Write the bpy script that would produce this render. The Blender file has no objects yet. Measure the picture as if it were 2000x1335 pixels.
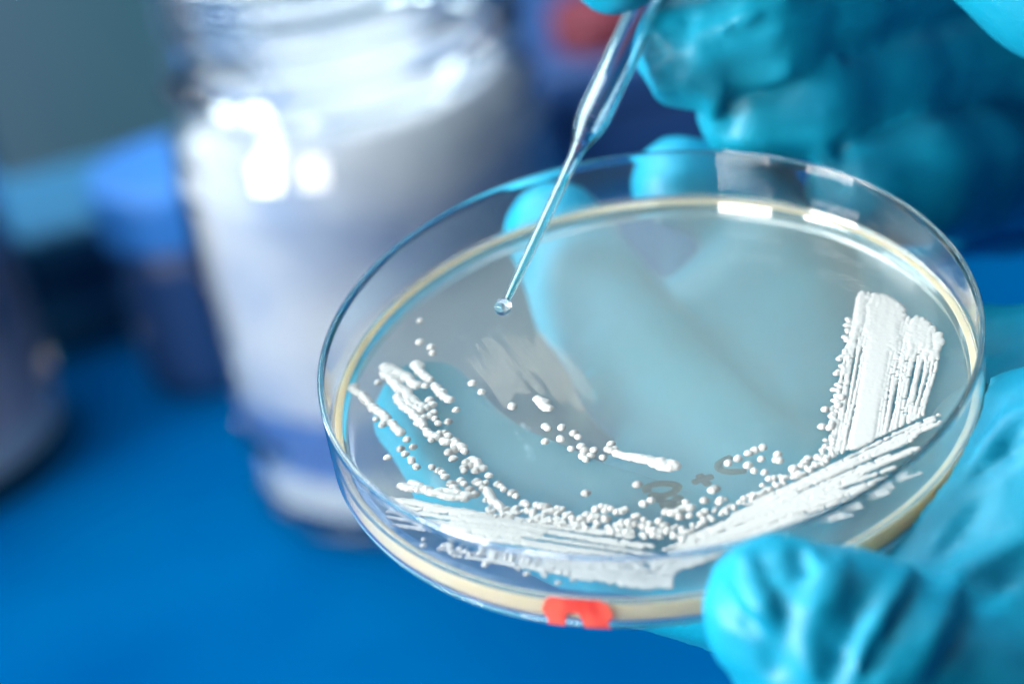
import bpy, bmesh, math, random
import numpy as np
from mathutils import Matrix, Vector

random.seed(7); rng = np.random.default_rng(11)
scene = bpy.context.scene
PI = math.pi
MM = 0.001

# ------------------------------------------------------------------ camera
ROLL, PITCH = math.radians(12.0), math.radians(28.0)
CAM_H = 0.335
F = 100 / 36 * 2000                      # focal length in pixels of the 2000 px photograph
UP = np.array([-math.sin(ROLL) * math.cos(PITCH), math.cos(ROLL) * math.cos(PITCH), math.sin(PITCH)])
_f = np.array([0, 0, -1.0]); YW = _f - (_f @ UP) * UP; YW /= np.linalg.norm(YW); XW = np.cross(YW, UP)
RC = np.stack([XW, YW, UP])              # camera axes -> world axes
CAMPOS = np.array([0, 0, CAM_H])

def c2w(p):                              # camera space in mm -> world in m
    return CAMPOS + RC @ (np.asarray(p, float) * MM)
def ray(px, py):
    return np.array([(px - 1000) / F, (667.5 - py) / F, -1.0])
def at(px, py, depth):                   # a viewing direction and a distance -> world point
    return c2w(ray(px, py) * depth)
def on_table(px, py, z=0.0):
    d = RC @ ray(px, py); t = (z - CAM_H) / d[2]
    return CAMPOS + d * t

cam_d = bpy.data.cameras.new('camera'); cam = bpy.data.objects.new('camera', cam_d)
scene.collection.objects.link(cam); scene.camera = cam
M = Matrix.Identity(4)
for i in range(3):
    for j in range(3): M[i][j] = RC[i][j]
    M[i][3] = CAMPOS[i]
cam.matrix_world = M
cam_d.lens = 100; cam_d.sensor_width = 36; cam_d.clip_start = 0.01; cam_d.clip_end = 20
cam_d.dof.use_dof = True; cam_d.dof.focus_distance = 0.381; cam_d.dof.aperture_fstop = 9.5

# ------------------------------------------------------------------ world, lamps, exposure
w = bpy.data.worlds.new('World'); scene.world = w; w.use_nodes = True
nt = w.node_tree; bg = nt.nodes['Background']
tcw = nt.nodes.new('ShaderNodeTexCoord'); dp = nt.nodes.new('ShaderNodeVectorMath'); dp.operation = 'DOT_PRODUCT'
dp.inputs[1].default_value = Vector((-0.15, 0.70, 0.68)).normalized()     # added gradient: bright behind for the dish rim, dark camera-side for the hands
nt.links.new(tcw.outputs['Generated'], dp.inputs[0])
rw = nt.nodes.new('ShaderNodeValToRGB'); e = rw.color_ramp.elements
e[0].position = 0.42; e[0].color = (0.004, 0.025, 0.09, 1); e[1].position = 0.85; e[1].color = (0.62, 0.70, 0.74, 1)
mr = nt.nodes.new('ShaderNodeMapRange'); mr.inputs[1].default_value = -1; mr.inputs[2].default_value = 1
nt.links.new(dp.outputs['Value'], mr.inputs[0]); nt.links.new(mr.outputs[0], rw.inputs[0]); nt.links.new(rw.outputs[0], bg.inputs[0])
bg.inputs[1].default_value = 0.85
def area(name, loc, target, size, power, col=(1, 1, 1), sy=None):
    l = bpy.data.lights.new(name, 'AREA'); l.energy = power; l.color = col; l.size = size
    if sy: l.shape = 'RECTANGLE'; l.size_y = sy
    o = bpy.data.objects.new(name, l); scene.collection.objects.link(o); o.location = loc
    o.rotation_euler = (Vector(target) - Vector(loc)).to_track_quat('-Z', 'Y').to_euler()
    return o
area('window_lamp', (-0.88, 0.10, 0.47), (0.02, 0.36, 0.16), 0.30, 23, (1.0, 0.96, 0.90), 0.30)
area('overhead_fill', (-0.32, 0.66, 0.95), (0.0, 0.40, 0.12), 0.85, 19, (0.86, 0.98, 1.0), 0.85)  # unseen overhead fill, added to light the agar and colonies
area('wall_fill', (-0.4, 0.95, 0.75), (-0.3, 1.5, 0.05), 0.6, 6, (0.95, 1.0, 1.0))  # added out of view to brighten the back wall
area('front_fill', (-0.50, -0.20, 0.42), (0.0, 0.33, 0.16), 0.25, 6.0, (1.0, 0.93, 0.82))  # warm fill added at front left to brighten the agar's side

scene.view_settings.view_transform = 'Standard'
try: scene.view_settings.look = 'None'
except Exception: pass
scene.view_settings.exposure = 0.0; scene.view_settings.gamma = 1.0
scene.view_settings.use_curve_mapping = False
cy = scene.cycles
cy.use_denoising = True
cy.max_bounces = 40; cy.transmission_bounces = 40; cy.transparent_max_bounces = 24; cy.volume_bounces = 20
cy.glossy_bounces = 16; cy.diffuse_bounces = 4
cy.sample_clamp_indirect = 40.0
cy.caustics_reflective = True; cy.caustics_refractive = True; cy.blur_glossy = 0.5

# ------------------------------------------------------------------ helpers
def link(name, me, mat=None, parent=None):
    o = bpy.data.objects.new(name, me); scene.collection.objects.link(o)
    if mat is not None: me.materials.append(mat)
    if parent is not None: o.parent = parent
    return o
def mesh(name, v, f, smooth=True):
    me = bpy.data.meshes.new(name); me.from_pydata([tuple(map(float, p)) for p in v], [], [tuple(map(int, q)) for q in f])
    if smooth: me.polygons.foreach_set('use_smooth', [True] * len(me.polygons))
    me.update(); return me
def empty(name, label, cat, mat4=None, group=None):
    o = bpy.data.objects.new(name, None); scene.collection.objects.link(o); o.empty_display_size = 0.01
    if mat4 is not None: o.matrix_world = mat4
    tag(o, label, cat, group); return o
def tag(o, label, cat, group=None):
    o['label'] = label; o['category'] = cat
    if group: o['group'] = group
def lathe(profile, n=160, closed=False, cap=False):
    v, f = [], []; m = len(profile)
    for i in range(n):
        a = 2 * PI * i / n; c, s = math.cos(a), math.sin(a)
        for r, z in profile: v.append((r * c, r * s, z))
    for i in range(n):
        j = (i + 1) % n
        for k in range(m if closed else m - 1):
            l = (k + 1) % m
            f.append((i * m + k, j * m + k, j * m + l, i * m + l))
    return v, f
def fix_normals(me):
    bm = bmesh.new(); bm.from_mesh(me); bmesh.ops.remove_doubles(bm, verts=bm.verts, dist=1e-6)
    bmesh.ops.recalc_face_normals(bm, faces=bm.faces); bm.to_mesh(me); bm.free()
    me.polygons.foreach_set('use_smooth', [True] * len(me.polygons)); me.update(); return me
def densify(prof, closed, d=0.12):
    out = []; m = len(prof)
    for i in range(m):
        p = prof[i]; out.append(p)
        if i == m - 1 and not closed: break
        q = prof[(i + 1) % m]; L = math.dist(p, q)
        if L > 5 * d:
            for t in (d / L, 1 - d / L): out.append((p[0] + (q[0] - p[0]) * t, p[1] + (q[1] - p[1]) * t))
    return out
def lathe_obj(name, prof, mat, parent=None, n=160, closed=False, mm=True):
    prof = densify(prof, closed)
    s = MM if mm else 1
    v, f = lathe([(r * s, z * s) for r, z in prof], n, closed)
    me = mesh(name, v, f); fix_normals(me)
    return link(name, me, mat, parent)
def sharp(o, ang=35):
    me = o.data
    try: me.set_sharp_from_angle(angle=math.radians(ang))
    except Exception: pass

# materials
def new_mat(name):
    m = bpy.data.materials.new(name); m.use_nodes = True
    return m, m.node_tree, m.node_tree.nodes['Principled BSDF']
def principled(name, col, rough=0.5, **kw):
    m, t, p = new_mat(name)
    p.inputs['Base Color'].default_value = (*col, 1); p.inputs['Roughness'].default_value = rough
    for k, val in kw.items(): p.inputs[k.replace('_', ' ')].default_value = val
    return m
def add_noise(m, scale, c1, c2, detail=3, bump=0.0, bscale=None, vec_scale=(1, 1, 1)):
    t = m.node_tree; p = t.nodes['Principled BSDF']
    tc = t.nodes.new('ShaderNodeTexCoord'); mp = t.nodes.new('ShaderNodeMapping'); mp.inputs['Scale'].default_value = vec_scale
    t.links.new(tc.outputs['Object'], mp.inputs[0])
    n = t.nodes.new('ShaderNodeTexNoise'); n.inputs['Scale'].default_value = scale; n.inputs['Detail'].default_value = detail
    t.links.new(mp.outputs[0], n.inputs['Vector'])
    r = t.nodes.new('ShaderNodeValToRGB'); r.color_ramp.elements[0].position = 0.35; r.color_ramp.elements[1].position = 0.65
    r.color_ramp.elements[0].color = (*c1, 1); r.color_ramp.elements[1].color = (*c2, 1)
    t.links.new(n.outputs[0], r.inputs[0]); t.links.new(r.outputs[0], p.inputs['Base Color'])
    if bump:
        n2 = t.nodes.new('ShaderNodeTexNoise'); n2.inputs['Scale'].default_value = bscale or scale * 4; n2.inputs['Detail'].default_value = 4
        t.links.new(mp.outputs[0], n2.inputs['Vector'])
        b = t.nodes.new('ShaderNodeBump'); b.inputs['Strength'].default_value = bump; b.inputs['Distance'].default_value = 0.0005
        t.links.new(n2.outputs[0], b.inputs['Height']); t.links.new(b.outputs[0], p.inputs['Normal'])
    return m
def clear_sheet(name, tint=(1, 1, 1), ior=1.5, rough=0.0):
    """thin clear sheet: Fresnel reflection over straight transmission"""
    m = bpy.data.materials.new(name); m.use_nodes = True; t = m.node_tree; t.nodes.clear()
    o = t.nodes.new('ShaderNodeOutputMaterial'); mx = t.nodes.new('ShaderNodeMixShader')
    tr = t.nodes.new('ShaderNodeBsdfTransparent'); tr.inputs[0].default_value = (*tint, 1)
    g = t.nodes.new('ShaderNodeBsdfGlossy'); g.inputs['Roughness'].default_value = rough
    fr = t.nodes.new('ShaderNodeFresnel'); fr.inputs['IOR'].default_value = ior
    ge = t.nodes.new('ShaderNodeNewGeometry'); mi = t.nodes.new('ShaderNodeMix'); mi.inputs[2].default_value = ior; mi.inputs[3].default_value = 1 / ior
    t.links.new(ge.outputs['Backfacing'], mi.inputs[0]); t.links.new(mi.outputs[0], fr.inputs['IOR'])   # same reflectance from both sides of the sheet
    t.links.new(fr.outputs[0], mx.inputs[0]); t.links.new(tr.outputs[0], mx.inputs[1]); t.links.new(g.outputs[0], mx.inputs[2])
    t.links.new(mx.outputs[0], o.inputs[0])
    return m

mat_dish = principled('clear_polystyrene', (0.97, 0.985, 1.0), 0.0, Transmission_Weight=1.0, IOR=1.49)
mat_base = clear_sheet('clear_base_sheet', (0.97, 0.98, 0.98), 1.4)
mat_glass = principled('pipette_glass', (0.80, 0.95, 0.98), 0.0, Transmission_Weight=1.0, IOR=1.5)
mat_water = principled('water', (0.95, 0.99, 1.0), 0.0, Transmission_Weight=1.0, IOR=1.333)
mat_colony = principled('colony_white', (0.37, 0.38, 0.38), 0.45, Subsurface_Weight=0.8, Subsurface_Scale=0.0012, Subsurface_Radius=(1, 1, 1))
mat_ink = principled('black_marker_ink', (0.0, 0.004, 0.02), 0.8)
mat_red = principled('red_marker_ink', (0.9, 0.10, 0.06), 0.35, Transmission_Weight=0.4)

add_noise(mat_red, 380, (0.74, 0.05, 0.035), (0.90, 0.14, 0.09), 3, vec_scale=(1, 1, .4))
def agar_material():
    m = principled('agar', (1, 1, 1), 0.035, Transmission_Weight=1.0, IOR=1.335); t = m.node_tree; o = [n for n in t.nodes if n.type == 'OUTPUT_MATERIAL'][0]
    v = t.nodes.new('ShaderNodeVolumePrincipled')
    v.inputs['Color'].default_value = (0.88, 0.996, 0.945, 1); v.inputs['Density'].default_value = 80.0
    v.inputs['Anisotropy'].default_value = 0.0
    t.links.new(v.outputs[0], o.inputs['Volume'])
    return m
mat_agar = agar_material()

def glove_material():
    m, t, p = new_mat('blue_nitrile')
    p.inputs['Roughness'].default_value = 0.50
    p.inputs['Specular IOR Level'].default_value = 0.35
    p.inputs['Subsurface Weight'].default_value = 0.15; p.inputs['Subsurface Scale'].default_value = 0.002
    p.inputs['Subsurface Radius'].default_value = (0.1, 0.8, 1.0)
    tc = t.nodes.new('ShaderNodeTexCoord')
    n = t.nodes.new('ShaderNodeTexNoise'); n.inputs['Scale'].default_value = 60; n.inputs['Detail'].default_value = 4
    r = t.nodes.new('ShaderNodeValToRGB'); r.color_ramp.elements[0].color = (0.0, 0.18, 0.33, 1); r.color_ramp.elements[1].color = (0.0, 0.265, 0.40, 1)
    t.links.new(tc.outputs['Object'], n.inputs['Vector']); t.links.new(n.outputs[0], r.inputs[0]); t.links.new(r.outputs[0], p.inputs['Base Color'])
    n2 = t.nodes.new('ShaderNodeTexNoise'); n2.inputs['Scale'].default_value = 900; n2.inputs['Detail'].default_value = 3
    t.links.new(tc.outputs['Object'], n2.inputs['Vector'])
    b = t.nodes.new('ShaderNodeBump'); b.inputs['Strength'].default_value = 0.25; b.inputs['Distance'].default_value = 0.0002
    t.links.new(n2.outputs[0], b.inputs['Height']); t.links.new(b.outputs[0], p.inputs['Normal'])
    return m
mat_glove = glove_material()

# ------------------------------------------------------------------ setting: bench and wall
def box(name, x0, x1, y0, y1, z0, z1, mat, parent=None, bev=0.002):
    bm = bmesh.new(); bmesh.ops.create_cube(bm, size=1)
    for q in bm.verts: q.co = ((x0 + x1) / 2 + q.co.x * (x1 - x0), (y0 + y1) / 2 + q.co.y * (y1 - y0), (z0 + z1) / 2 + q.co.z * (z1 - z0))
    if bev: bmesh.ops.bevel(bm, geom=bm.edges[:], offset=bev, segments=3, affect='EDGES', profile=0.5)
    me = bpy.data.meshes.new(name); bm.to_mesh(me); bm.free()
    return link(name, me, mat, parent)
bench_mat = principled('blue_bench_laminate', (0.0, 0.12, 0.45), 0.6, Specular_IOR_Level=0.0)
add_noise(bench_mat, 7, (0.0, 0.036, 0.135), (0.0, 0.060, 0.18), 3, 0.1, 300)
b = box('table_top', -1.6, 1.6, -0.6, 0.765, -0.04, 0.0, bench_mat, bev=0.004); b['kind'] = 'structure'
wall_mat = principled('teal_wall', (0.10, 0.25, 0.30), 0.7)
add_noise(wall_mat, 3.5, (0.01, 0.09, 0.13), (0.05, 0.11, 0.17), 2, 0.1, 200)
b = box('back_wall', -1.6, 1.6, 1.5, 1.56, -0.8, 2.2, wall_mat, bev=0); b['kind'] = 'structure'

# ------------------------------------------------------------------ petri dish
cC = np.array([19.71, -8.93, -389.4]); _a, _b = 0.637, -0.161
cn = np.array([math.sin(_b) * math.cos(_a), math.cos(_b) * math.cos(_a), math.sin(_a)])
cu = np.array([1, 0, 0]) - cn[0] * cn; cu /= np.linalg.norm(cu); cv = np.cross(cn, cu)
DM = Matrix.Identity(4)
for i, ax in enumerate((cu, cv, cn)):
    wv = RC @ ax
    for k in range(3): DM[k][i] = wv[k]
for k, q in enumerate(c2w(cC)): DM[k][3] = q
def dish_pt(x, y, z):                     # dish frame in mm -> world
    return c2w(cC + x * cu + y * cv + z * cn)
def to_plane(px, py, h):                  # photo position -> dish frame x, y (mm) on the plane z = h
    d = ray(px, py); t = ((cC + h * cn) @ cn) / (d @ cn); q = d * t - cC
    return q @ cu, q @ cv
AG = 4.4
dish = empty('petri_dish', 'round clear petri dish of cream agar streaked with white colonies, held in gloved fingers', 'petri dish', DM)
R, H = 44.9, 12.4
wall_prof = [(R - .95, 1.25), (R - .85, 11.2), (R - .72, H - .22), (R - .58, H - .04), (R - .4, H), (R - .18, H - .06), (R - .02, H - .3), (R + .02, 11.0), (R - .12, 1.3), (R - .35, .5), (R - .9, .05), (R - 1.6, 0.0), (R - 2.0, .1), (R - 2.1, .5), (R - 2.0, 1.0), (R - 1.7, 1.15)]
lathe_obj('wall', wall_prof, mat_dish, dish, 256, True)
base_prof = [(0, .35), (R - 2.2, .35), (R - 2.2, .9), (0, .9)]
bo = lathe_obj('base', base_prof, mat_base, dish, 128); sharp(bo)
ag_prof = [(0, AG), (R - 6, AG), (R - 3, AG + .04), (R - 1.5, AG + .3), (R - 1.13, AG + .65), (R - 1.03, AG + .5), (R - 1.03, AG - .12), (R - 2.15, AG - .2), (R - 2.2, 1.4), (R - 2.3, 1.2), (0, 1.2)]
agar = lathe_obj('agar', ag_prof, mat_agar, dish, 200); sharp(agar, 60)

rim_mat = principled('cream_edge_glow', (.94, .79, .55), .22, Subsurface_Weight=0.6, Subsurface_Scale=0.003, Subsurface_Radius=(1, .8, .5), Transmission_Weight=0.25, IOR=1.34)  # added ring: its cream colour stands in for light scattered through the agar
lathe_obj('agar_glow_ring', [(R - 2.13, 1.3), (R - 2.1, AG - .24), (R - 1.04, AG - .16), (R - 1.04, 1.9), (R - 1.25, 1.3)], rim_mat, dish, 200, True)
# ---- colonies -----------------------------------------------------
def Z1(X, Y): return (600 + X / 2.67, 560 + Y / 2.67)
def Z2(X, Y): return (950 + X / 2.67, 700 + Y / 2.67)
def Z3(X, Y): return (1350 + X / 2.225, 500 + Y / 2.225)
d1 = [(590,180),(588,288),(645,315),(655,345),(862,502),(910,548),(1070,624),(777,641),(735,702),(637,588),(652,614),(625,630),(668,690),(683,712),(617,515),(358,692),(392,718),(442,708),(520,797),(552,833),(486,842),(510,872),(544,900),(545,912),(570,938),(420,890),(717,760),(736,777),(690,765),(768,800),(738,860),(762,896),(768,848),(822,858),(830,912),(822,938),(818,960),(856,930),(882,955),(650,940),(686,956),(705,970),(720,990),(750,1025),(765,1045),(775,1060),(800,1010),(818,1028),(848,1055),(875,1080),(948,985),(885,1015),(903,1028),(930,1022),(918,1048),(995,1028),(1010,1040),(1025,1055),(1068,1073),(1090,1092),(370,500),(1200,585),(648,800),(660,655),(640,670),(610,680),(700,560)]
d2 = [(135,248),(268,208),(308,355),(322,366),(393,360),(457,388),(480,410),(307,434),(388,420),(442,471),(495,458),(514,478),(562,479),(502,509),(544,508),(520,527),(607,516),(650,448),(637,470),(655,478),(668,472),(788,655),(519,700),(198,755),(212,764),(262,765),(285,770),(310,772),(350,792),(370,785),(395,785),(820,757),(858,741),(940,797),(1040,750),(1178,688),(1192,678),(1138,738),(1262,545),(1312,522),(570,788),(600,775),(625,775),(650,785),(680,800),(705,795),(725,788),(775,824),(788,822),(575,825),(625,835),(450,835),(490,835),(520,815),(550,830),(740,855),(775,862),(820,870),(850,865),(900,850),(930,870),(875,895),(940,905),(1010,825),(1060,820),(1120,810),(1140,800),(700,860),(875,920)]
d3 = [(203,880),(249,857),(278,842),(311,832),(247,908),(305,881),(274,933),(320,940),(377,860),(367,885),(383,887),(583,667),(569,740),(445,922),(480,910),(508,880),(548,873),(340,968),(360,965),(495,895),(605,745),(612,730),(640,650),(655,615)]
pts = [to_plane(*Z1(*q), AG) for q in d1] + [to_plane(*Z2(*q), AG) for q in d2] + [to_plane(*Z3(*q), AG) for q in d3]

def dome_mesh(seed):
    r = random.Random(seed); nseg, nr = 18, 6; v = [(0, 0, 1.0)]; f = []
    ph = [r.uniform(0, 6.28) for _ in range(3)]
    for k in range(1, nr + 1):
        a = (PI / 2) * k / nr * 1.08
        for i in range(nseg):
            t = 2 * PI * i / nseg
            q = 1 + 0.06 * math.sin(2 * t + ph[0]) + 0.04 * math.sin(3 * t + ph[1])
            v.append((math.sin(min(a, PI / 2)) * q * math.cos(t), math.sin(min(a, PI / 2)) * q * math.sin(t), math.cos(a)))
    for i in range(nseg): f.append((0, 1 + i, 1 + (i + 1) % nseg))
    for k in range(nr - 1):
        for i in range(nseg):
            a = 1 + k * nseg + i; b = 1 + k * nseg + (i + 1) % nseg
            f.append((a, a + nseg, b + nseg, b))
    me = mesh('colony', [(x * MM, y * MM, z * MM) for x, y, z in v], f); me.materials.append(mat_colony); return me
domes = [dome_mesh(s) for s in range(4)]
first = None; rest = []
order = sorted(range(len(pts)), key=lambda i: pts[i][1])
singles = order[:]; random.Random(3).shuffle(singles); chosen = set(singles[:97])
for i, (x, y) in enumerate(pts):
    r = random.uniform(0.50, 0.66)
    if i in chosen:
        o = bpy.data.objects.new('colony', domes[i % 4]); scene.collection.objects.link(o); o.parent = agar
        o.location = (x * MM, y * MM, AG * MM); o.scale = (r * random.uniform(.93, 1.07), r, 0.42 * random.uniform(.9, 1.15)); o.rotation_euler.z = random.uniform(0, 6)
    else: rest.append((x, y, r))

class Field:
    """height field of fused colonies lying on the agar"""
    def __init__(s, x0, x1, y0, y1, st=0.11):
        s.x0, s.y0, s.st = x0, y0, st
        s.nx, s.ny = int((x1 - x0) / st) + 1, int((y1 - y0) / st) + 1
        s.h = np.zeros((s.nx, s.ny)); s.soft, s.flat = 0, 1.0
    def bead(s, x, y, r, h):
        n = int(r / s.st) + 2; i, j = int((x - s.x0) / s.st), int((y - s.y0) / s.st)
        a0, a1, b0, b1 = max(i - n, 0), min(i + n + 1, s.nx), max(j - n, 0), min(j + n + 1, s.ny)
        if a0 >= a1 or b0 >= b1: return
        X = s.x0 + np.arange(a0, a1)[:, None] * s.st; Y = s.y0 + np.arange(b0, b1)[None] * s.st
        q = 1 - ((X - x) ** 2 + (Y - y) ** 2) / r ** 2
        hh = h * np.sqrt(np.clip(q, 0, 1))
        s.h[a0:a1, b0:b1] = np.maximum(s.h[a0:a1, b0:b1], hh)
    def streak(s, p, q, r, h=0.35, gap=0.0, jit=0.25, space=0.9, r1=None):
        L = math.dist(p, q); t = 0
        ph = rng.uniform(0, 6)
        while t < L:
            u = t / L
            rr = (r + ((r1 if r1 is not None else r) - r) * u) * rng.uniform(0.8, 1.2)
            t += rr * space
            if gap and rng.random() < gap: t += rr * rng.uniform(.8, 2.5)
            x = p[0] + (q[0] - p[0]) * u; y = p[1] + (q[1] - p[1]) * u
            nx, ny = -(q[1] - p[1]) / L, (q[0] - p[0]) / L
            j = rng.normal() * jit * rr + 0.15 * math.sin(u * 7 + ph)
            s.bead(x + nx * j, y + ny * j, rr, h * rng.uniform(.8, 1.15))
    def build(s, name, parent):
        k = s.h.copy()
        k[1:-1, 1:-1] = (s.h[1:-1, 1:-1] * 4 + s.h[:-2, 1:-1] + s.h[2:, 1:-1] + s.h[1:-1, :-2] + s.h[1:-1, 2:]) / 8
        for _ in range(s.soft): k[1:-1, 1:-1] = (k[1:-1, 1:-1] * 4 + k[:-2, 1:-1] + k[2:, 1:-1] + k[1:-1, :-2] + k[1:-1, 2:]) / 8
        k = k * s.flat; m = k > 0.02
        c = m[:-1, :-1] | m[1:, :-1] | m[:-1, 1:] | m[1:, 1:]
        idx = -np.ones(k.shape, int); use = np.zeros(k.shape, bool)
        use[:-1, :-1] |= c; use[1:, :-1] |= c; use[:-1, 1:] |= c; use[1:, 1:] |= c
        I, J = np.nonzero(use); idx[I, J] = np.arange(len(I))
        Zv = AG + np.where(m[I, J], k[I, J], -0.03)
        v = np.stack([s.x0 + I * s.st, s.y0 + J * s.st, Zv], 1) * MM
        ci, cj = np.nonzero(c)
        f = np.stack([idx[ci, cj], idx[ci + 1, cj], idx[ci + 1, cj + 1], idx[ci, cj + 1]], 1)
        me = bpy.data.meshes.new(name); me.from_pydata(v.tolist(), [], f.tolist())
        me.polygons.foreach_set('use_smooth', [True] * len(me.polygons)); me.update()
        return link(name, me, mat_colony, parent)
def lerp(a, b, t): return (a[0] + (b[0] - a[0]) * t, a[1] + (b[1] - a[1]) * t)
P = lambda px, py: to_plane(px, py, AG)

# upright swath at the right
f1 = Field(18, 44, -24, 16)
TL, BL, TR, BR = P(1680, 556), P(1616, 892), P(1843, 655), P(1815, 805)
def fan(t): 
    top = (1680 + 165 * t, 560 + 60 * t + 35 * t * t); bot = (1618 + 190 * t, 895 - 85 * t)
    return P(*top), P(*bot)
for k in range(30):
    t = (k + rng.uniform(-.4, .4)) / 30
    a, b = fan(t); s0 = rng.uniform(0, .10); a = lerp(a, b, s0)
    f1.streak(a, b, rng.uniform(.15, .27), .18, gap=.08, r1=rng.uniform(.10, .20))
for k in range(26):                       # the solid middle stroke
    t = 0.25 + 0.17 * k / 25
    a, b = fan(t); f1.streak(a, b, .5, .22, jit=.15, space=.5)
for k in range(26):                       # solid heads of the strokes
    t = rng.uniform(0.02, .5) if k < 16 else rng.uniform(.64, .95)
    a, b = fan(t); f1.streak(lerp(a, b, rng.uniform(0, .05)), lerp(a, b, rng.uniform(.15, .38)), .5, .26, jit=.3, space=.5)
for k in range(70):                       # beaded left fringe
    u = rng.uniform(.12, 1) ** .8; a = (1672 - 58 * u + rng.normal() * 5, 560 + 335 * u)
    x, y = P(*a); f1.bead(x, y, rng.uniform(.22, .42), .3)
f1.soft, f1.flat = 1, .65
f1.build('colony_streak', agar)

# diagonal swath from the right edge down to the front
f2 = Field(-6, 44, -42, -4)
def diag(t):                              # t 0 = upper edge, 1 = lower edge
    r_ = (1842 - 45 * t - 160 * max(0, t - .6) , 805 + 150 * t + 60 * max(0, t - .5)); l_ = (1300 - 100 * t, 1060 + 85 * t)
    return P(*r_), P(*l_)
for k in range(21):
    t = (k + rng.uniform(-.6, .6)) / 21; t = max(0, t)
    a, b = diag(t); u0 = rng.uniform(0, .25) if t > .15 else rng.uniform(0, .03); u1 = rng.uniform(.6, 1)
    f2.streak(lerp(a, b, u0), lerp(a, b, u1), rng.uniform(.13, .30), .18, gap=.10, r1=rng.uniform(.12, .28))
for k in range(6):
    t = rng.uniform(.55, 1); a, b = diag(t); u0 = rng.uniform(.15, .7)
    f2.streak(lerp(a, b, u0), lerp(a, b, min(1, u0 + .35)), .5, .24, space=.5)
for k in range(2):
    t = rng.uniform(.1, .5); a, b = diag(t); u0 = rng.uniform(.3, .5)
    f2.streak(lerp(a, b, u0), lerp(a, b, u0 + .3), .45, .22, space=.5)
f2.soft, f2.flat = 1, .65
f2.build('colony_streak', agar)

# wide swath along the front
f3 = Field(-38, 10, -42, -14)
def front(t):
    l_ = (745 + 12 * math.sin(9 * t) + 60 * max(0, t - .55) * 3, 968 + 110 * t); r_ = (1330 - 20 * t, 1062 + 88 * t)
    return P(*l_), P(*r_)
for k in range(21):
    t = max(0, (k + rng.uniform(-.6, .6)) / 21)
    a, b = front(t)
    if t > .45: u0, u1 = rng.uniform(.1, .6), 1
    else: u0, u1 = rng.uniform(0, .08), rng.uniform(.75, 1)
    f3.streak(lerp(a, b, u0), lerp(a, b, u1), rng.uniform(.13, .28), .18, gap=.10)
for k in range(4):
    t = rng.uniform(0.02, .36); a, b = front(t); u0 = rng.uniform(0, .3)
    f3.streak(lerp(a, b, u0), lerp(a, b, u0 + .3), .5, .24, space=.5)
for k in range(5):
    t = rng.uniform(0.5, 1); a, b = front(t); u0 = rng.uniform(.45, .8)
    f3.streak(lerp(a, b, u0), lerp(a, b, min(1, u0 + .3)), .5, .24, space=.5)
f3.soft, f3.flat = 1, .65
f3.build('colony_streak', agar)

# broken strokes at the left
f4 = Field(-43, 8, -34, 16)
def S(Zf, a, b, r, r1=None, **kw): f4.streak(P(*Zf(*a)), P(*Zf(*b)), r, .42, r1=r1, **{**dict(jit=.12, space=.55), **kw})
for a, b, r in [((235,525),(335,610),.62),((345,625),(420,690),.62),((455,725),(490,762),.55),((560,410),(640,490),.6),((660,515),(745,595),.6),((570,405),(590,415),.8),((400,450),(520,560),.75),((430,420),(575,515),.75),((450,500),(600,630),.7),((480,590),(600,720),.55),((400,420),(470,480),1.0),((550,650),(610,730),.55),((620,750),(670,785),.6),((710,803),(740,812),.55),((775,815),(810,845),.62),((860,900),(920,950),.62),((930,1060),(1010,1160),.55),((490,1035),(660,1075),.55),((660,1075),(830,1108),.5),((540,1025),(640,1060),.6),((680,1060),(855,1085),.5),((470,570),(490,600),.7),((520,600),(590,650),.65)]:
    S(Z1, a, b, r)
for a, b, r, r1 in [((680,495),(990,560),.55,.85),((760,505),(960,565),.5,.9),((285,225),(325,262),.68,.6),((960,805),(1060,772),.45,.6),((1218,745),(1288,712),.62,.6)]:
    S(Z2, a, b, r, r1)
for x, y, r in rest: f4.bead(x, y, r, .42)
S(Z1, (235, 525), (240, 530), .7)
for q in rest:
    pass
so = f4.build('colony_streak', agar)
# remaining specks near the swaths: uncountable small ones
f5 = Field(-40, 30, -40, -4)
for k in range(150):
    u = rng.random(); q = (950 + 400 * u + rng.normal() * 10, 1005 + 55 * u - abs(rng.normal()) * 14)
    f5.bead(*P(*q), rng.uniform(.25, .45), .3)
for k in range(110):
    u = rng.random(); q = (1350 + 280 * u, 1035 - 140 * u - abs(rng.normal()) * 9)
    f5.bead(*P(*q), rng.uniform(.2, .4), .3)
for k in range(40):
    u = rng.random(); q = (820 + 300 * u, 1045 + 70 * u + abs(rng.normal()) * 10)
    f5.bead(*P(*q), rng.uniform(.25, .5), .3)
for x, y, r in rest: f5.bead(x, y, r, .42)
so = f5.build('small_colonies', agar); so['kind'] = 'stuff'
# reflection striations on the agar, painted as pale translucent strokes
sheen_mat = principled('painted_sheen', (.95, .86, .72), .5, Alpha=.06)
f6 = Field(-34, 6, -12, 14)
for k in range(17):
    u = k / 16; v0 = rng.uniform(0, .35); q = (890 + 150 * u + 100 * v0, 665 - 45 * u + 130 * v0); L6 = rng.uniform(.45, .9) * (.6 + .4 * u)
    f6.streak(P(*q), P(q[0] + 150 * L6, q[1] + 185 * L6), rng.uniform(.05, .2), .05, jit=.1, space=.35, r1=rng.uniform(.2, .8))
fo = f6.build('painted_sheen', agar); fo.data.materials.clear(); fo.data.materials.append(sheen_mat)

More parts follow.
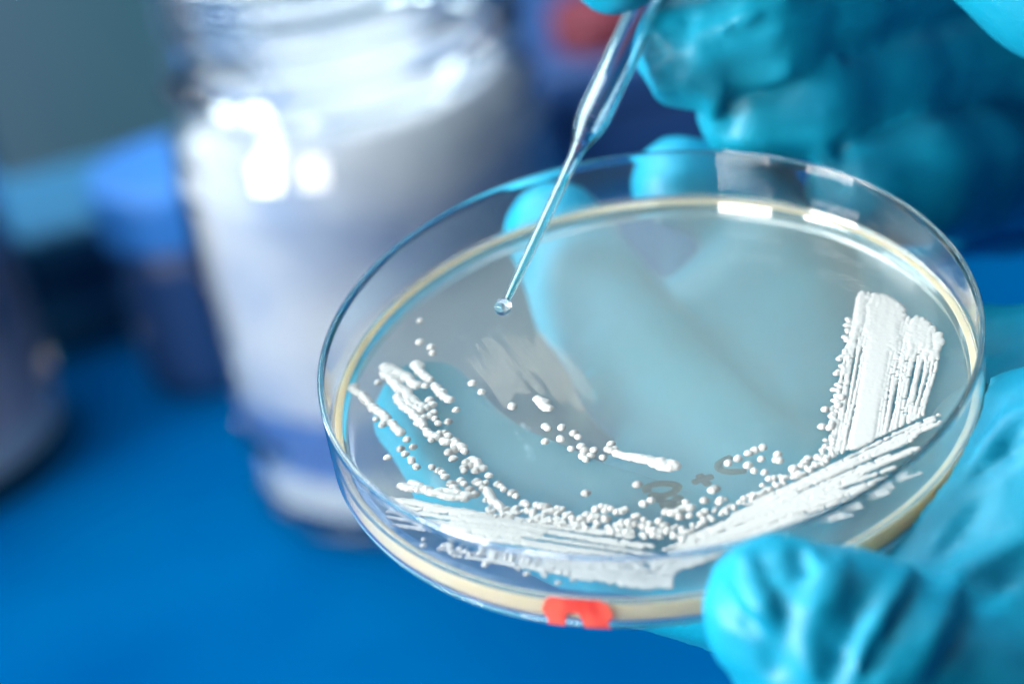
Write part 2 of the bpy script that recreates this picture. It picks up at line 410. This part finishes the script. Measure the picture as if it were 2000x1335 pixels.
# ---- black marker writing under the base, red mark on the wall
def ribbon(name, strokes, width, z, mat, parent):
    v, f = [], []
    for s_i, st in enumerate(strokes):
        # Catmull-Rom resample
        p = [st[0]] + list(st) + [st[-1]]; c = []
        for i in range(1, len(p) - 2):
            for k in range(8):
                t = k / 8; a, b_, c_, d_ = (np.array(p[i + q]) for q in (-1, 0, 1, 2))
                c.append(.5 * (2 * b_ + (c_ - a) * t + (2 * a - 5 * b_ + 4 * c_ - d_) * t * t + (3 * b_ - a - 3 * c_ + d_) * t ** 3))
        c.append(np.array(p[-2]))
        zz = z - 0.012 * s_i; n0 = len(v)
        for i, q in enumerate(c):
            d = c[min(i + 1, len(c) - 1)] - c[max(i - 1, 0)]; d /= (np.linalg.norm(d) + 1e-9)
            e = min(i, len(c) - 1 - i); w_ = width / 2 * min(1, .55 + .25 * e) * random.uniform(.93, 1.07)
            for sgn, dz in ((1, 0), (-1, 0), (-1, -.006), (1, -.006)):
                v.append(((q[0] - sgn * d[1] * w_) * MM, (q[1] + sgn * d[0] * w_) * MM, (zz + dz) * MM))
        for i in range(len(c) - 1):
            o_ = n0 + i * 4
            for k in range(4): f.append((o_ + k, o_ + (k + 1) % 4, o_ + 4 + (k + 1) % 4, o_ + 4 + k))
    return link(name, fix_normals(mesh(name, v, f)), mat, parent)
def Z6(X, Y): return to_plane(1150 + X / 4.7675, 820 + Y / 4.7675, 0.3)
ribbon('marker_writing', [
    [Z6(*q) for q in ((560, 745), (550, 700), (620, 668), (720, 660), (815, 672), (835, 700), (790, 745), (690, 775), (600, 765), (640, 800), (720, 830), (830, 840), (850, 800), (790, 785))],
    [Z6(*q) for q in ((690, 840), (740, 885), (810, 895), (930, 850))],
    [Z6(*q) for q in ((970, 655), (1060, 620), (1170, 590))], [Z6(*q) for q in ((1030, 570), (1070, 620), (1130, 680))],
    [Z6(*q) for q in ((1345, 410), (1270, 440), (1215, 485), (1240, 530), (1330, 550), (1480, 540))]], 1.2, 0.3, mat_ink, dish)
def wall_patch(name, poly_fn, a0, a1, z0, z1, mat, r=R + 0.02, na=60, nz=24):
    v, f = [], []; idx = {}
    def vid(i, k, s):
        key = (i, k, s)
        if key not in idx:
            a = a0 + (a1 - a0) * i / na; z = z0 + (z1 - z0) * k / nz; rr = r + (0.05 if s else 0) - (0.25 * max(0, (1.3 - z)) if z < 1.3 else 0)
            idx[key] = len(v); v.append((rr * math.cos(a) * MM, rr * math.sin(a) * MM, z * MM))
        return idx[key]
    for i in range(na):
        for k in range(nz):
            if poly_fn((i + .5) / na, (k + .5) / nz):
                for s in (0, 1):
                    q = [vid(i, k, s), vid(i + 1, k, s), vid(i + 1, k + 1, s), vid(i, k + 1, s)]
                    f.append(q if s else q[::-1])
    me = mesh(name, v, f)
    return link(name, me, mat, dish)
A = lambda x: math.atan2(-math.sqrt(R * R - x * x), x)
def redshape(u, t):
    edge = .03 + .03 * math.sin(9 * t); 
    if u < edge or u > 1 - edge - .04 * (1 - t): return False
    if t < .52 and abs(u - .43) < .09 + .10 * (.52 - t): return False
    if t > .93 and (u < .12 or u > .85): return False
    return True
wall_patch('red_marker_letter', redshape, A(-15.6), A(-6.7), 0.7, 5.5, mat_red)

# ------------------------------------------------------------------ glass pipette and drop
def frame(p, q):
    p, q = Vector(p), Vector(q); z = (q - p).normalized(); x = z.orthogonal().normalized(); y = z.cross(x)
    m = Matrix.Identity(4)
    for i, a in enumerate((x, y, z)):
        for k in range(3): m[k][i] = a[k]
    for k in range(3): m[k][3] = p[k]
    return m
ptip, ptop = at(989, 588, 387), at(1262, 10, 416)
pip = empty('pasteur_pipette', 'thin glass dropper pipette with narrow tip pinched in gloved fingers above the dish', 'pipette', frame(ptip, ptop))
L = float(np.linalg.norm(ptop - ptip)) / MM
J = L * 0.49
outer = [(.50, 0), (.58, 2), (.72, 8), (.85, J - 5), (.95, J - 1), (1.15, J + .5), (1.9, J + 3.2), (2.35, J + 5.0), (2.5, J + 7), (2.55, L + 60)]
inner = [(r - (.24 if r < 1.3 else .5), z) for r, z in outer]
lathe_obj('glass_tube', outer + inner[::-1], mat_glass, pip, 48, True)
lathe_obj('liquid_column', [(0.0, .3)] + [(r - .28, z + .3) for r, z in outer[:4]] + [(0, J - 9)], principled('teal_liquid', (.35, .8, .85), 0, Transmission_Weight=1.0, IOR=1.33), pip, 32)
bulb_mat = principled('rubber', (.25, .05, .03), .6)
lathe_obj('rubber_bulb', [(3.2, L + 52), (4.0, L + 54), (4.2, L + 62), (7.5, L + 72), (8, L + 82), (5.5, L + 95), (0, L + 99)], bulb_mat, pip, 48)
# drop: pear shaped, hanging from the tip
dc = at(982, 599, 386.6)
dm = Matrix.Translation(Vector(dc))
drop = lathe_obj('liquid_drop', [(0, -1.25)] + [(1.22 * math.cos(a), 1.2 * math.sin(a)) for a in np.linspace(-1.35, 1.0, 18)] + [(.45, 1.05), (0, 1.12)], mat_water, None, 48)
drop.matrix_world = dm
tag(drop, 'tiny clear round liquid drop hanging from the tip of the glass pipette', 'drop')

# ------------------------------------------------------------------ jars and clutter behind
def place(px, py): 
    q = on_table(px, py); return Matrix.Translation(Vector(q))
jar_glass = principled('jar_glass', (.88, .95, .98), 0.02, Transmission_Weight=1.0, IOR=1.5)
white_fill = principled('white_cotton', (.62, .64, .70), .8); add_noise(white_fill, 35, (.28, .33, .46), (.52, .52, .56), 3)
clear_low = principled('blue_gel', (.05, .13, .35), .5); add_noise(clear_low, 40, (.03, .10, .32), (.10, .18, .42), 3)
base_glass = principled('thick_base_glass', (.70, .74, .82), .25, Transmission_Weight=0.3)
def jar(name, label, mat4, fill, low, sc=1.0, top=132):
    t = empty(name, label, 'jar', mat4)
    def sp(pr): return [(r * sc, z * sc) for r, z in pr]
    prof = [(0, .4), (38, .4), (42, 2), (43, 6), (43, 20), (42, 24), (42.3, 30), (43, 34), (43, 84), (42, 91), (39.5, 97), (37, 100.5), (36.6, 102), (39.5, 103.2), (40.6, 105), (40.6, 107), (39.5, 109), (36.6, 110.5)]
    z = 110.5; 
    while z < top: prof += [(36.2, z + 1.8), (39.0, z + 3.4), (39.0, z + 4.6), (36.2, z + 6.4)]; z += 6.4
    prof += [(36.2, z + 2), (35.5, z + 3), (34, z + 3), (34, 100), (39, 92), (40.6, 84), (40.6, 34), (40.6, 8), (0, 8)]
    lathe_obj('glass_body', sp(prof), jar_glass, t, 96)
    lathe_obj('contents', sp([(0, 33), (40.3, 33), (40.4, 83), (37.8, 90), (33.6, 97), (20, 100), (0, 100)]), fill, t, 64)
    lathe_obj('liquid', sp([(0, 17), (40.2, 17), (40.3, 32.8), (0, 32.8)]), low, t, 64)
    lathe_obj('thick_base', sp([(0, 8.2), (40.2, 8.2), (40.2, 16.8), (0, 16.8)]), base_glass, t, 64)
    return t
jar('glass_jar', 'large clear glass jar with ribbed neck and whitish contents standing behind the dish', place(850, 880), white_fill, clear_low)
dark_fill = principled('mauve_contents', (.16, .16, .24), .6); add_noise(dark_fill, 28, (.04, .05, .12), (.42, .38, .48), 2)
jar('dark_glass_jar', 'dark mauve glass jar cut off by the left edge of the picture', place(-175, 905), dark_fill, dark_fill, 1.0, 112)

t = empty('capped_bottle', 'navy bottle with a bright blue screw cap behind the large clear glass jar', 'bottle', place(425, 705))
lathe_obj('bottle_body', [(0, 0), (16, 0), (18, 2), (18.5, 6), (18.5, 36), (17, 40), (15, 41), (0, 41)], principled('navy_plastic', (.002, .03, .12), .5), t, 64)
lathe_obj('cap', [(15, 41), (19.5, 41.2), (20.3, 43), (20.3, 54), (19.5, 56.5), (15, 57.5), (0, 57.5)], principled('bright_blue_cap', (.01, .13, .44), .6), t, 64)

def put_box(name, label, cat, px, py, wx, dy, hz, mat, rz=0):
    q = on_table(px, py); t = empty(name, label, cat, Matrix.Translation(Vector(q)) @ Matrix.Rotation(rz, 4, 'Z'))
    bm = box('box_body', -wx / 2, wx / 2, 0, dy, 0, hz, mat, t, 0.004)
    lid = box('lid', -wx / 2 - .004, wx / 2 + .004, -.004, dy + .004, hz + .001, hz + .014, mat, t, 0.003)
    return t
navy = principled('navy_box', (.003, .10, .22), .8); teal = principled('teal_box', (.02, .16, .18), .5)
put_box('shade_box', 'dark blue box standing in for shade on the bench behind the jars at the far left', 'box', 60, 700, .26, .035, .022, navy, .12)  # dark box put where the far bench lies in shadow
put_box('instrument_case', 'dark blue instrument case standing behind the jar, beside the hand with the pipette', 'case', 1470, 300, .17, .10, .022, principled('case_blue', (.01, .05, .17), .5), -.05)
c = empty('cabinet', 'dark blue cabinet far behind the hand holding the pipette', 'cabinet', Matrix.Translation((0.42, 0.98, -0.8)))
cab_mat = principled('cabinet_blue', (.004, .04, .12), .5)
box('cabinet_body', -.41, .41, 0, .4, 0, 2.2, cab_mat, c, .004); box('door', -.40, -.005, -.02, -.002, .02, 2.18, cab_mat, c, .003); box('door', .005, .40, -.02, -.002, .02, 2.18, cab_mat, c, .003)
t = empty('red_capped_tube', 'blurred red capped tube far behind the fingers holding the pipette', 'tube', place(1222, 300))
lathe_obj('tube_body', [(0, 0), (11, 0), (12, 2), (12, 24), (0, 24)], principled('maroon', (.20, .05, .09), .5), t, 48)
lathe_obj('red_cap', [(12.2, 24.2), (14, 25), (14, 44), (13, 46), (0, 46)], principled('red_plastic', (.13, .015, .03), .6), t, 48)

# ------------------------------------------------------------------ gloved hands (signed distance field -> one mesh)
def vnoise(p):
    """smooth value noise, p (N,3), about -1..1"""
    i = np.floor(p).astype(np.int64); fr = p - i; fr = fr * fr * (3 - 2 * fr)
    def h(a, b, c):
        n = (a * 73856093) ^ (b * 19349663) ^ (c * 83492791); n = (n ^ (n >> 13)) * 1274126177
        return ((n ^ (n >> 16)) & 0xffff) / 32767.5 - 1
    r = 0
    for dx in (0, 1):
        wx = fr[:, 0] if dx else 1 - fr[:, 0]
        for dy in (0, 1):
            wy = fr[:, 1] if dy else 1 - fr[:, 1]
            for dz in (0, 1):
                wz = fr[:, 2] if dz else 1 - fr[:, 2]
                r = r + wx * wy * wz * h(i[:, 0] + dx, i[:, 1] + dy, i[:, 2] + dz)
    return r
def cone_sdf(p, a, b, ra, rb):
    ab = b - a; L2 = ab @ ab; t = np.clip(((p - a) @ ab) / L2, 0, 1)
    return np.linalg.norm(p - a - t[:, None] * ab, axis=1) - (ra + (rb - ra) * t)
def surface_nets(V, origin, st):
    ins = V < 0
    nx, ny, nz = V.shape
    c = np.zeros((nx - 1, ny - 1, nz - 1), int)
    for a in (0, 1):
        for b in (0, 1):
            for d in (0, 1): c += ins[a:nx - 1 + a, b:ny - 1 + b, d:nz - 1 + d]
    act = (c > 0) & (c < 8); I, J, K = np.nonzero(act)
    idx = -np.ones(act.shape, int); idx[I, J, K] = np.arange(len(I))
    acc = np.zeros((len(I), 3)); cnt = np.zeros(len(I))
    cor = [(a, b, d) for a in (0, 1) for b in (0, 1) for d in (0, 1)]
    for p in cor:
        for ax in range(3):
            if p[ax]: continue
            q = list(p); q[ax] = 1
            v0 = V[I + p[0], J + p[1], K + p[2]]; v1 = V[I + q[0], J + q[1], K + q[2]]
            m = (v0 < 0) != (v1 < 0); t = np.where(m, v0 / np.where(m, v0 - v1, 1), 0)
            pos = np.tile(np.array(p, float), (len(I), 1)); pos[:, ax] = t
            acc += pos * m[:, None]; cnt += m
    vert = (np.stack([I, J, K], 1) + acc / cnt[:, None]) * st + origin
    faces = []
    for ax in range(3):
        s0 = [slice(1, -1)] * 3; s0[ax] = slice(0, -1); s1 = list(s0); s1[ax] = slice(1, None)
        A_, B_ = ins[tuple(s0)], ins[tuple(s1)]
        cr = np.nonzero(A_ != B_); base = np.stack(cr, 1).copy()
        off = np.array([1, 1, 1]); off[ax] = 0; base += off
        u, w_ = (ax + 1) % 3, (ax + 2) % 3
        eu = np.eye(3, dtype=int)[u]; ew = np.eye(3, dtype=int)[w_]
        q = [base - eu - ew, base - ew, base, base - eu]
        q = [idx[x[:, 0], x[:, 1], x[:, 2]] for x in q]
        fl = A_[cr]
        Q = np.stack(q, 1); Q = np.where(fl[:, None], Q, Q[:, ::-1]); faces.append(Q)
    return vert, np.concatenate(faces)
def build_hand(name, segs, extra=(), k=2.2, st=1.0, folds=0.7, seed=0, cuts=(), carve=None, fs=.36):
    """segs: (a, b, ra, rb, fold) in world mm; extra: ridge capsules blended softly; cuts: planes that end the sleeve"""
    allp = np.array([q for c in segs for s in c for q in (s[0], s[1])]); rad = max(max(s[2], s[3]) for c in segs for s in c)
    lo, hi = allp.min(0) - rad - 4, allp.max(0) + rad + 4
    n = np.ceil((hi - lo) / st).astype(int) + 1
    g = np.stack(np.meshgrid(*[lo[i] + np.arange(n[i]) * st for i in range(3)], indexing='ij'), -1).reshape(-1, 3)
    D = np.full(len(g), 1e3); ds = []
    smin = lambda A1, B1, kk: (lambda h: A1 * (1 - h) + B1 * h - kk * h * (1 - h))(np.clip(.5 + .5 * (A1 - B1) / kk, 0, 1))
    def near_seg(a, b, r):
        return np.nonzero(np.all((g > np.minimum(a, b) - r - 10) & (g < np.maximum(a, b) + r + 10), 1))[0]
    fingers, palms = [c for c in segs if not c[0][6]], [c for c in segs if c[0][6]]
    for ch in fingers:                     # each finger smooth in itself, creased against its neighbours
        E_ = np.full(len(g), 1e3)
        for sg in ch:
            a, b, ra, rb = sg[:4]; m = near_seg(a, b, max(ra, rb)); d = cone_sdf(g[m], a, b, ra, rb); ds.append((sg, m, d)); E_[m] = smin(E_[m], d, sg[5])
        D = smin(D, E_, 0.7)
    for ch in palms:
        for sg in ch:
            a, b, ra, rb = sg[:4]; m = near_seg(a, b, max(ra, rb)); d = cone_sdf(g[m], a, b, ra, rb); ds.append((sg, m, d)); D[m] = smin(D[m], d, sg[5])
    def surf_at(px, py):                   # first skin point met along a viewing direction
        for dep in np.arange(300, 460, .5):
            q = at(px, py, dep) / MM; ii = np.round((q - lo) / st).astype(int)
            if np.all(ii >= 0) and np.all(ii < n) and D[(ii[0] * n[1] + ii[1]) * n[2] + ii[2]] < 0.3: return dep
        return None
    todo = []
    for line, r0, sgn in extra:
        r0 = r0 * fs
        p = []
        for (x0, y0), (x1, y1) in zip(line[:-1], line[1:]):
            for t in np.linspace(0, 1, 5)[:-1]: p.append((x0 + (x1 - x0) * t, y0 + (y1 - y0) * t))
        p.append(line[-1]); dd = [surf_at(*q) for q in p]
        c = [at(q[0], q[1], e + (.55 * r0 if sgn > 0 else -.35 * r0)) / MM for q, e in zip(p, dd) if e is not None]
        for i, (a, b) in enumerate(zip(c[:-1], c[1:])):
            if np.linalg.norm(a - b) > 12: continue
            f_ = lambda k_: r0 * (.35 + .65 * math.sin(PI * min(max((k_ + .5) / len(c), 0), 1)))
            todo.append((a, b, f_(i), f_(i + 1), sgn))
    for a, b, ra, rb, sgn in todo:
        m = near_seg(a, b, 3); d = cone_sdf(g[m], a, b, ra, rb)
        D[m] = smin(D[m], d, 2.2) if sgn > 0 else -smin(-D[m], d, 1.6)
    if carve is not None: D = carve(g, D)
    # glove folds near the skin
    near = np.abs(D) < 4; ni = np.nonzero(near)[0]; W = np.zeros(len(g)); A_ = np.zeros(len(g))
    for s, m, d in ds:
        mm = near[m]; m, d = m[mm], d[mm]
        if not len(m): continue
        a, b = s[0], s[1]; fr = np.array(frame((a * MM).tolist(), (b * MM).tolist()).to_3x3()).T
        q = (g[m] - a) @ fr.T + seed * 13.7
        warp = vnoise(q * .09 + 5) * 3.0
        q1 = np.stack([q[:, 0] / 3.4 + warp * .16, q[:, 1] / 3.4 - warp * .14, q[:, 2] / 24 ], 1)
        r1 = 1 - np.abs(vnoise(q1 + 3.1)) * 2.0
        q2 = np.stack([q[:, 0] / 7, q[:, 1] / 7, q[:, 2] / 3.6 + warp * .3], 1)
        r2 = 1 - np.abs(vnoise(q2 + 9.4)) * 2.4
        amp = s[4] if len(s) > 4 else folds
        fld = amp * .5 * (1.15 * (np.clip(r1, 0, 1) ** 1.6 - .3) + 0.35 * np.clip(r2, -.2, 1) * np.clip(vnoise(q / 14 + 1.7) + .35, 0, 1))
        w_ = np.exp(-np.clip(d, -6, 30) / 1.8); W[m] += w_; A_[m] += w_ * fld
    ok = W > 1e-6
    D[ok] -= (A_[ok] / W[ok])
    for p0, nrm in cuts: D = np.maximum(D, (g - p0) @ nrm)
    v, f = surface_nets(D.reshape(n), lo, st)
    me = bpy.data.meshes.new(name); me.from_pydata((v * MM).tolist(), [], f.tolist())
    me.polygons.foreach_set('use_smooth', [True] * len(me.polygons)); me.update()
    o = link(name, me, mat_glove)
    md = o.modifiers.new('smooth', 'SMOOTH'); md.iterations = 1; md.factor = .5
    return o
def chain(pts_, fold=0.7, k=2.2, palm=None):
    """pts_: (point world m, radius mm) list"""
    pl = k >= 6 if palm is None else palm
    return [(np.array(a) / MM, np.array(b) / MM, ra, rb, fold, k, pl) for (a, ra), (b, rb) in zip(pts_[:-1], pts_[1:])]
DP = dish_pt
# left hand: palm under the right half of the dish, thumb over the front, fingers curling up behind
LH = []
wrist = DP(128, -62, -34)
LH.append(chain([(DP(60, -12, -26), 15), (DP(84, -28, -22), 20), (wrist, 25), (DP(190, -95, -50), 28)], .6, 8))
LH.append(chain([(DP(60, -12, -26), 15), (DP(62, 16, -22), 14), (DP(92, -10, -20), 18)], .5, 8))
LH.append(chain([(wrist, 22), (DP(70, -45, -14), 17)], .6, 8))
LH.append(chain([(DP(62, -24, -28), 12), (DP(28, -22, -24), 10.2), (DP(-6, -14, -13.5), 9.2), (DP(-26, 0, -10.5), 8.6), (DP(-33, 14, -9.8), 7.8)], .7))
LH.append(chain([(DP(62, -10, -26), 12), (DP(18, -6, -20), 10.8), (DP(-2, 22, -12), 9.6), (DP(-9, 41, -12), 8.8), (DP(-14, 54, -6.5), 8)], .7))
LH.append(chain([(DP(62, 6, -24), 12), (DP(24, 16, -20), 10.6), (DP(22, 42, -13), 9.4), (DP(16, 57, -7), 8.4), (DP(6, 57, -2.5), 7.6)], .7))
LH.append(chain([(DP(64, 20, -22), 11), (DP(40, 28, -19), 9.6), (DP(33, 42, -17), 8.6), (DP(25, 50, -14), 7.4)], .6))
# thumb
LH.append(chain([(at(2120, 1330, 372), 20), (at(1850, 1400, 352), 15), (at(1650, 1280, 342), 12.0), (at(1522, 1192, 339), 9.2)], .7, 5, False))
LH.append(chain([(at(2120, 1330, 372), 18), (wrist, 22)], .6, 8))
LH.append(chain([(DP(26, 4, -25), 10), (DP(8, 26, -20), 8.5)], .7, 6))
LH.append(chain([(DP(20, -14, -26), 10), (DP(-4, 2, -20), 8)], .7, 6))
LH.append(chain([(at(1720, 1370, 360), 14), (at(1900, 1210, 372), 20), (at(2080, 1060, 378), 24)], .6, 6))
LH.append(chain([(DP(64, -8, -14), 13), (DP(84, -26, -10), 20), (DP(74, 14, -18), 14)], .6, 6))
LH.append(chain([(DP(16, 18, -20), 9.5), (DP(10, 42, -16), 8)], .6, 6))
ex = []
for line, r0, sgn in (
    (((1384, 1134), (1440, 1174), (1496, 1254), (1525, 1325)), 1.3, -1), (((1480, 1070), (1496, 1150), (1544, 1230), (1580, 1290)), 1.3, -1),
    (((1440, 1080), (1468, 1150), (1510, 1210)), 1.6, 1), (((1580, 1080), (1600, 1150), (1570, 1240), (1584, 1325)), 1.7, 1),
    (((1640, 1090), (1630, 1150), (1600, 1210)), 1.4, 1), (((1560, 1070), (1575, 1120)), 1.0, -1),
    (((1732, 1122), (1680, 1206), (1652, 1270), (1630, 1330)), 1.5, -1), (((1780, 1110), (1716, 1215), (1670, 1320)), 1.6, 1),
    (((1815, 1115), (1745, 1230), (1690, 1325)), 1.7, -1), (((2000, 1050), (1870, 1130), (1824, 1230), (1776, 1320)), 2.2, 1),
    (((2000, 1110), (1920, 1170), (1870, 1250), (1830, 1325)), 2.0, -1), (((1930, 950), (1880, 1030), (1825, 1095)), 2.0, -1),
    (((2000, 860), (1930, 900), (1880, 960)), 1.4, -1), (((2000, 800), (1950, 850), (1910, 900)), 1.4, 1)):
    ex.append((line, r0, sgn))
def carve_L(g, Dv):                        # the dish presses into the soft fingers
    q = (g * MM - np.array(dish_pt(0, 0, 0))) / MM
    Rm = np.array([[DM[k][i] for k in range(3)] for i in range(3)])
    l = q @ Rm.T; rr = np.hypot(l[:, 0], l[:, 1])
    dd = np.maximum(rr - (R + .25), np.maximum(-l[:, 2] - .25, l[:, 2] - 14))
    return np.maximum(Dv, -dd)
lh = build_hand('gloved_hand', LH, ex, seed=1, carve=carve_L, st=1.0)
tag(lh, 'left hand in blue nitrile glove gripping the dish, thumb over its front rim', 'hand')
# right hand: pinches the pipette, fingers stacked down the right of the frame
RH = []
palm = at(2330, 120, 470)
RH.append(chain([(at(1358, 94, 420), 9.0), (at(1480, 38, 421), 10.2), (at(1610, -18, 428), 11.0), (at(1880, -130, 446), 12), (at(2200, -200, 470), 14)], 1.1))
RH.append(chain([(at(1468, 214, 427), 8.3), (at(1580, 182, 428), 9.4), (at(1710, 150, 436), 10.2), (at(1940, 100, 454), 11), (at(2240, 60, 480), 13)], .7))
RH.append(chain([(at(1690, 364, 430), 8.8), (at(1790, 345, 434), 9.8), (at(1880, 330, 444), 10.4), (at(2040, 310, 474), 10.8), (at(2280, 240, 490), 12)], .7))
RH.append(chain([(at(1850, 420, 486), 7.6), (at(1960, 400, 494), 8.6), (at(2130, 380, 500), 9.4), (at(2320, 330, 505), 11)], .5))
RH.append(chain([(at(1203, -78, 409), 7.8), (at(1340, -250, 402), 9.5), (at(1640, -430, 400), 13), (at(2105, -110, 400), 17), (at(2400, -20, 440), 22)], .6))
RH.append(chain([(at(2200, -130, 470), 13), (at(2280, 240, 490), 13), (at(2400, 100, 470), 22), (at(2800, 60, 480), 26)], .5, 8))
RH.append(chain([(at(2240, 60, 480), 13), (at(2400, 100, 470), 22)], .5, 8))
RX = [(((1290, 20), (1272, 110), (1300, 190)), 1.6, 1), (((1345, 10), (1335, 100)), 1.0, -1), (((1400, 60), (1470, 20), (1560, -10)), 1.3, 1),
      (((1400, 160), (1385, 260)), 1.5, 1), (((1435, 150), (1425, 270)), 1.2, -1), (((1480, 160), (1560, 130), (1640, 120)), 1.3, 1), (((1610, 280), (1600, 360)), 1.4, 1), (((1650, 270), (1640, 390)), 1.2, -1)]
rh = build_hand('gloved_hand', RH, RX, seed=4, st=1.1, fs=.38)
tag(rh, 'right hand in blue nitrile glove pinching the glass pipette above the dish', 'hand')
